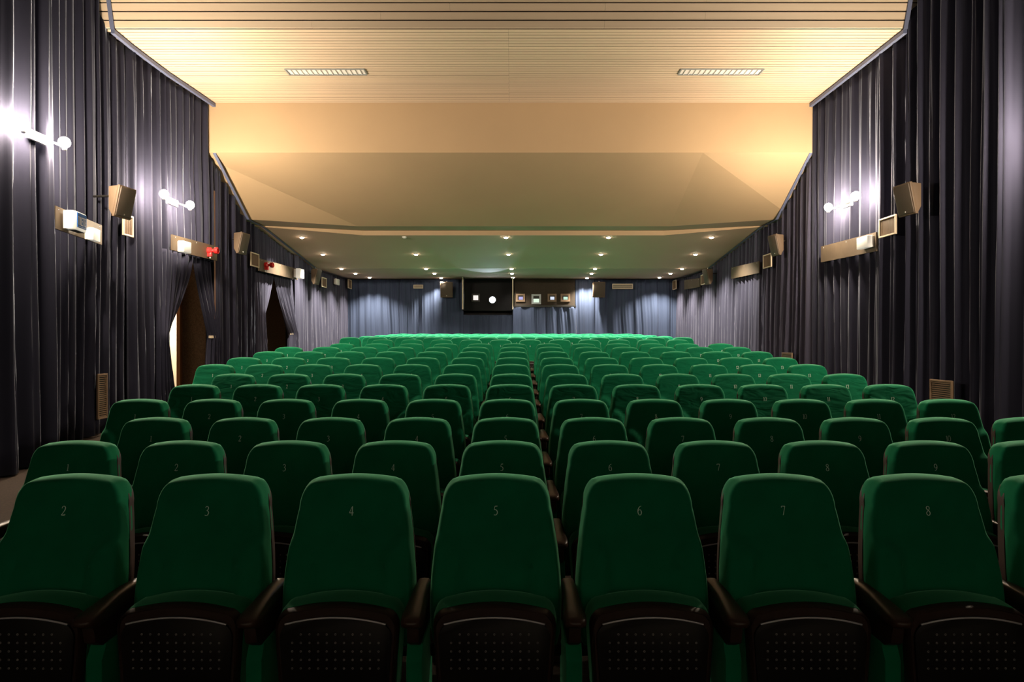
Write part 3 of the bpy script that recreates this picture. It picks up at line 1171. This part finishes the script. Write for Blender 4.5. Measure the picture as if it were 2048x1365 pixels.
grille_plate(1, 5.02, 12.2, 12.65, -.70, -.235, 'small brown louvred vent low on the right wall, farther back', 'h', 'vent', 'vent')
grille_plate(0, (836.5 - 1024) * 21.15 / F - .0, -.15, .15, (680 - 577.5) * 21.2 / F, (680 - 570) * 21.2 / F, 'small cream air vent on the back wall, left of the left speaker', 'h', 'vent', 'cream').location.y = 21.2
bpy.context.view_layer.update()
gv = [o for o in COL.objects if o.name.startswith('wall_grille')][-1]
gv.location = ((836.5 - 1024) * 21.2 / F, 21.2, EYE + (680 - 577.5) * 21.2 / F)
gv = grille_plate(0, 0, -.32, .32, (680 - 578.5) * 21.2 / F, (680 - 568) * 21.2 / F, 'long cream air vent on the back wall, right of the right speaker', 'h', 'vent', 'cream')
gv.location = ((1245 - 1024) * 21.2 / F, 21.2, EYE + (680 - 578.5) * 21.2 / F)


# emergency lights and signs
def lit_box(side, x, y, h, ly, lx, lz, label, name='emergency_light', cat='light fitting', glow=True):
    root = empty(name, (x, y, EYE + h))
    tag(root, label, cat)
    T = Matrix.Scale(-side, 4, (1, 0, 0))
    b = MB()
    b.box((lx * .16, 0, 0), (lx * .32, ly * .92, lz * .9), bev=.006, T=T)
    flip_fix(b.build('base', 'white', root, smooth=40))
    b = MB()
    b.box((lx * .66, 0, 0), (lx * .68, ly, lz), bev=.012, T=T)
    flip_fix(b.build('diffuser', 'sign_white' if glow else 'white', root, smooth=40))
    return root


M['sign_white'] = principled('lit_white_plastic', (0.8, 0.78, 0.72), 0.4, emit=((1.0, .93, .8), .35))

# toilet sign
troot = empty('toilet_sign', (-5.0, 7.70, EYE + 1.335))
tag(troot, 'lit white box sign with blue face reading TOILETTE', 'sign')
troot.rotation_euler = (0, 0, R(11.7))
b = MB()
b.prism([(.0, -.15), (.0, .13), (.05, .13), (.05, -.15)], 'z', -.10, .10, bev=.006)
b.build('base', 'white', troot, smooth=40)
b = MB()
b.prism([(.03, -.16), (.03, .15), (.115, .15), (.125, .14), (.125, -.12), (.10, -.16)], 'z', -.105, .105, bev=.012)
b.build('diffuser', 'sign_white', troot, smooth=40)
b = MB()
b.box((.128, .015, .008), (.006, .25, .165), bev=.002)
face = b.build('sign_face', 'blue', troot)
b = MB()
for k in range(8):
    b.box((.08, -.11 + k * .032, -.109), (.07, .010, .006))
b.build('vent_slots', 'black', troot)
LET = {
    'T': [[(0, 1), (.6, 1)], [(.3, 1), (.3, 0)]],
    'O': [[(.0, .2), (.0, .8), (.15, 1), (.4, 1), (.55, .8), (.55, .2), (.4, 0), (.15, 0), (0, .2)]],
    'I': [[(.1, 0), (.1, 1)]],
    'L': [[(0, 1), (0, 0), (.5, 0)]],
    'E': [[(.5, 1), (0, 1), (0, 0), (.5, 0)], [(0, .52), (.42, .52)]],
}
ADV = {'T': .74, 'O': .78, 'I': .36, 'L': .62, 'E': .68}
b = MB()
word = 'TOILETTE'
tw = sum(ADV[c] for c in word) - .12
sx_, sz_ = .212 / tw, .085
xx = 0
for c in word:
    for st in LET[c]:
        for p, q in zip(st, st[1:]):
            a = Vector((.1325, -.094 + (xx + p[0]) * sx_, -.040 + p[1] * sz_))
            e = Vector((.1325, -.094 + (xx + q[0]) * sx_, -.040 + q[1] * sz_))
            dv = (e - a)
            nn = Vector((0, -dv.z, dv.y)).normalized() * .0042
            ex = dv.normalized() * .0035
            b.add([a - nn - ex, a + nn - ex, e + nn + ex, e - nn + ex], [(0, 1, 2, 3)])
    xx += ADV[c]
b.build('lettering', 'white', face)
b = MB()
b.box((.1322, .015, -.062), (.001, .21, .003))
b.build('rule_line', 'white', face)

e1 = lit_box(-1, -5.12, 8.24, 1.27, .22, .10, .15, 'small white emergency lamp box next to the toilet sign, at its far side')
e1.rotation_euler = (0, 0, R(11.7))
lit_box(-1, -5.09, 10.42, 1.415, .24, .14, .17, 'white lamp box at the near end of the board above the first doorway')
lit_box(-1, -5.06, 15.95, 1.545, .30, .16, .22, 'white lamp box at the far end of the board above the second doorway')
lit_box(-1, -5.10, 19.7, 1.67, .38, .08, .17, 'small cream box high on the far left curtain beyond the speakers', glow=False, name='junction_box', cat='box')
lit_box(1, 5.07, 9.68, 1.38, .30, .11, .17, 'white emergency lamp box at the near end of the right board', name='emergency_light')


def siren(y, h, x, label):
    root = empty('fire_alarm_siren', (x, y, EYE + h))
    tag(root, label, 'alarm', 'red alarm sirens')
    RX = Matrix.Rotation(R(90), 4, 'Y')
    b = MB()
    b.lathe([(.055, 0), (.058, .01), (.058, .05), (.045, .065), (.028, .075), (.026, .10), (.05, .115), (.056, .14), (.054, .17), (.044, .175), (.036, .150), (.02, .140), (.0, .138)][:-1], 24, T=RX)
    b.build('horn', 'red', root, smooth=40)
    b = MB()
    b.box((.035, -.0, -.055), (.07, .07, .09), bev=.01)
    b.build('housing', 'red', root, smooth=40)
    b = MB()
    b.lathe([(.012, 0), (.012, .03), (.006, .034)], 12, T=Matrix.Translation((.04, 0, -.125)))
    b.build('cable_gland', 'white', root, smooth=40)
    return root


siren(11.42, 1.49, -5.09, 'red siren at the far end of the board above the first doorway')
siren(13.98, 1.53, -5.06, 'red siren at the near end of the board above the second doorway')


# wall lamps: two bulbs on a brass bar
def wall_lamp(side, y, h, x, gap, label):
    root = empty('wall_lamp', (x, y, EYE + h))
    tag(root, label, 'lamp', 'glowing wall lamps')
    T = Matrix.Scale(-side, 4, (1, 0, 0))
    b = MB()
    b.box((-.02, 0, 0), (.04, .30, .10), bev=.01, T=T)
    b.tube([(.02, -gap / 2, 0), (.02, gap / 2, 0)], .012, 10, T=T)
    b.tube([(.02, -gap / 2, 0), (.06, -gap / 2, 0)], .012, 10, T=T)
    b.tube([(.02, gap / 2, 0), (.06, gap / 2, 0)], .012, 10, T=T)
    flip_fix(b.build('lamp_bracket', 'metal', root, smooth=40))
    for s in (-1, 1):
        b = MB()
        b.lathe([(.016, -.05), (.024, -.04), (.026, -.015), (.022, -.008)], 16, T=Matrix.Translation((-side * .06, s * gap / 2, 0)))
        b.build('socket', 'metal', root, smooth=40)
        b = MB()
        bm = bmesh.new()
        bmesh.ops.create_uvsphere(bm, u_segments=20, v_segments=12, radius=.058)
        b.bm(bm, T=Matrix.Translation((-side * .06, s * gap / 2, .035)))
        bu = b.build('bulb', 'bulb', root, smooth=60)
    return root


wall_lamp(-1, 7.07, 2.10, -4.90, .62, 'nearest pair of glowing bulbs high on the left curtain')
wall_lamp(-1, 10.0, 2.02, -4.96, .78, 'second pair of glowing bulbs on the left curtain, before the first doorway')
wall_lamp(1, 10.15, 2.02, 4.96, .84, 'pair of glowing bulbs on the right curtain above the board')
wall_lamp(1, 6.05, 1.97, 4.92, .62, 'pair of glowing bulbs at the right edge of the picture')

# ------------------------------------------------------------------ rear ceiling downlights
DL = []
for ypx, zz, hh, cols in ((474, 14.8, 2.23, (604, 809, 1012, 1217, 1423)), (510, 16.3, 2.03, (646, 832, 1017, 1202, 1391)),
                          (538, 17.85, 1.87, (683, 852, 1023, 1190, 1364)), (547, 19.3, 1.885, (711, 869, 1024, 1183, 1341)),
                          (556, 20.98, 1.905, (739, 882, 1026, 1174, 1319))):
    for ci, c in enumerate(cols):
        if ypx == 556:
            zz = 20.98 if ci in (1, 3) else 20.75
        DL.append((c, zz, ypx, ci))
CN = ['far left', 'middle left', 'centre', 'middle right', 'far right']
RN = ['first row of ceiling spots from the camera', 'second row of ceiling spots from the camera', 'third row of ceiling spots from the camera',
      'fourth row of ceiling spots from the camera', 'last row of ceiling spots before the back wall']
for k, (c, zz, ypx, ci) in enumerate(DL):
    x = (c - 1024) * zz / F
    zc = rear_plane(zz) if zz < 17.83 else EYE + 1.865 + (zz - 17.83) * (1.92 - 1.865) / 4.17
    unlit = (k == 1)
    root = empty('ceiling_spotlight', (x, zz, zc))
    tag(root, ('unlit ' if unlit else 'glowing ') + 'recessed spotlight, %s in the %s' % (CN[ci], RN[k // 5]), 'ceiling light', 'recessed spotlights in the rear ceiling')
    b = MB()
    b.lathe([(.032, -.004), (.034, -.010), (.050, -.009), (.056, -.002), (.056, .004), (.032, .004)], 24, cap=False)
    b.build('rim', 'white', root, smooth=40)
    b = MB()
    b.lathe([(.047, -.006), (.042, -.020), (.028, -.030), (.010, -.034)], 20)
    b.build('lens', 'white' if unlit else 'lens', root, smooth=40)
    if not unlit:
        light('SPOT', 'spot_beam', (0, 0, -.06), DOWNLIGHT_W, DOWNLIGHT_COL, root, size=.03, spot=R(120), blend=.85)


# fluorescent fittings in the slatted ceiling
def fluoro(x0, x1, label):
    root = empty('fluorescent_fitting', ((x0 + x1) / 2, 10.29, EYE + 4.045))
    tag(root, label, 'ceiling light', 'unlit louvred fittings in the slatted ceiling')
    W, D = x1 - x0, .21
    b = MB()
    for cx, cy, sx, sy in ((-W / 2, 0, .02, D), (W / 2, 0, .02, D), (0, -D / 2, W, .015), (0, D / 2, W, .015)):
        b.box((cx, cy, -.004), (sx, sy, .018), bev=.002)
    b.build('frame', 'silver', root)
    b = MB()
    b.box((0, 0, .004), (W, D, .004))
    b.build('reflector', 'white', root)
    b = MB()
    for i in range(15):
        cx = -W / 2 + W * (i + 1) / 16
        b.prism([(cx - .009, .0), (cx + .009, .0), (cx + .002, -.012), (cx - .002, -.012)], 'y', -D / 2, D / 2) if False else b.box((cx, 0, -.004), (.010, D - .02, .014), bev=.002)
    b.build('louvre', 'white', root)
    return root


fluoro(-3.39, -2.21, 'unlit louvred strip light in the left half of the slatted ceiling')
fluoro(2.53, 3.76, 'unlit louvred strip light in the right half of the slatted ceiling')

# ------------------------------------------------------------------ projection booth wall
YB = 21.30


def bx(px, y=YB):
    return (px - 1024) * y / F


def bz(py, y=YB):
    return EYE + (680 - py) * y / F


def window_frame(px0, px1, py0, py1, name, fmat, gcol, label, split=None):
    root = empty(name, (bx((px0 + px1) / 2), YB, bz((py0 + py1) / 2)))
    tag(root, label, 'window', 'small windows of the projection booth')
    W = (px1 - px0) * YB / F
    Hh = (py1 - py0) * YB / F
    t = W * .19
    b = MB()
    for cx, cz, sx, sz in ((-W / 2 + t / 2, 0, t, Hh), (W / 2 - t / 2, 0, t, Hh), (0, -Hh / 2 + t / 2, W - 2 * t, t), (0, Hh / 2 - t / 2, W - 2 * t, t)):
        b.box((cx, -.015, cz), (sx, .03, sz), bev=.003)
    b.build('frame', fmat, root)
    b = MB()
    iw, ih = W - 2 * t, Hh - 2 * t
    b.box((0, .0, 0), (iw, .008, ih))
    b.build('dark_reveal', 'black', root)
    mname = 'lit_' + name + str(len(bpy.data.materials))
    M[mname] = emitter(mname, gcol, 1.0)
    b = MB()
    z0, z1 = (-.42, .22) if split is None else split
    b.box((0 if split else .01, -.006, (z0 + z1) / 2 * ih), (iw * (.72 if split is None else .94), .004, (z1 - z0) * ih))
    b.build('lit_pane', mname, root)
    return root


# the brown board with four windows
b = MB()
b.box(((bx(1029) + bx(1150)) / 2, YB + .05, (bz(559) + bz(611)) / 2), (bx(1150) - bx(1029), .08, bz(559) - bz(611)))
o = b.build('booth_board', 'booth')
tag(o, 'dark brown board on the back wall holding four small windows', 'board')
b = MB()
b.box(((bx(1028) + bx(1152)) / 2, YB + .0, bz(613)), (bx(1152) - bx(1028), .08, .06), bev=.008)
o = b.build('booth_ledge', 'black')
tag(o, 'thin black ledge under the board with four small windows', 'ledge')
window_frame(1032, 1050, 588, 604, 'booth_window', 'vent', (.50, .48, .85), 'lavender lit booth window, leftmost of the four on the brown board')
window_frame(1063, 1082, 589, 609, 'booth_window', 'silver', (.80, 1.0, .78), 'silver framed booth window, half covered by a dark blind', split=(-.5, .08))
window_frame(1095, 1113, 588, 604, 'booth_window', 'vent', (.72, .80, .95), 'pale blue booth window, third of the four on the brown board')
window_frame(1121, 1140, 588, 604, 'booth_window', 'vent', (.62, .90, .72), 'pale green booth window, rightmost of the four on the brown board')
o = window_frame(943, 960, 588, 604, 'booth_window', 'black', (1.0, .93, .88), 'bright white booth window just left of the projector beam', split=(-.5, .5))

# hood round the projector port
root = empty('projector_hood', (bx(976), YB, bz(600)))
tag(root, 'black hood with two side panels round the projector port', 'hood')
cx0 = root.location
b = MB()
b.box((0, .06, (bz(556) + bz(622)) / 2 - cx0.z), (bx(1027) - bx(925), .06, bz(556) - bz(622)))
b.build('back_panel', 'black_cloth', root)
yf = 20.5
hood_top = ceil_h(21) - .005
for px in (925.5, 1025.5):
    b = MB()
    xp = (px - 1024) * yf / F
    zb_ = EYE + (680 - 619) * yf / F
    b.box((xp - cx0.x, (yf + YB) / 2 - YB, (hood_top + zb_) / 2 - cx0.z), (.03, YB - yf, hood_top - zb_))
    pnl = b.build('side_panel', 'black', root)
    b = MB()
    b.box((xp - cx0.x, yf - YB - .006, (hood_top + zb_) / 2 - cx0.z), (.036, .012, hood_top - zb_))
    b.build('edge_strip', 'cream', pnl)
b = MB()
# projector
root = empty('projector', (bx(985), YB, bz(600.5)))
tag(root, 'dazzling blue white projector lens shining from the booth wall', 'projector')
b = MB()
b.lathe([(.13, .0), (.13, .06), (.10, .07), (.095, .02), (.085, .01)], 28, T=Matrix.Rotation(R(90), 4, 'X'))
b.build('lens_barrel', 'black', root, smooth=40)
b = MB()
b.lathe([(.088, .018), (.07, .030), (.03, .036)], 24, T=Matrix.Rotation(R(90), 4, 'X'))
b.build('lens', 'projector', root, smooth=60)
light('SPOT', 'projector_beam', (0, -.10, 0), PROJECTOR_W, (.70, .82, 1.0), root, size=.03, rot=(R(94), 0, R(178)), spot=R(27), blend=.25)

# projection screen on the wall behind the camera
b = MB()
b.box((0, YS + .08, 2.6), (9.2, .05, 4.0))
o = b.build('cinema_screen', 'white')
tag(o, 'white cinema screen on the front wall behind the camera', 'screen')
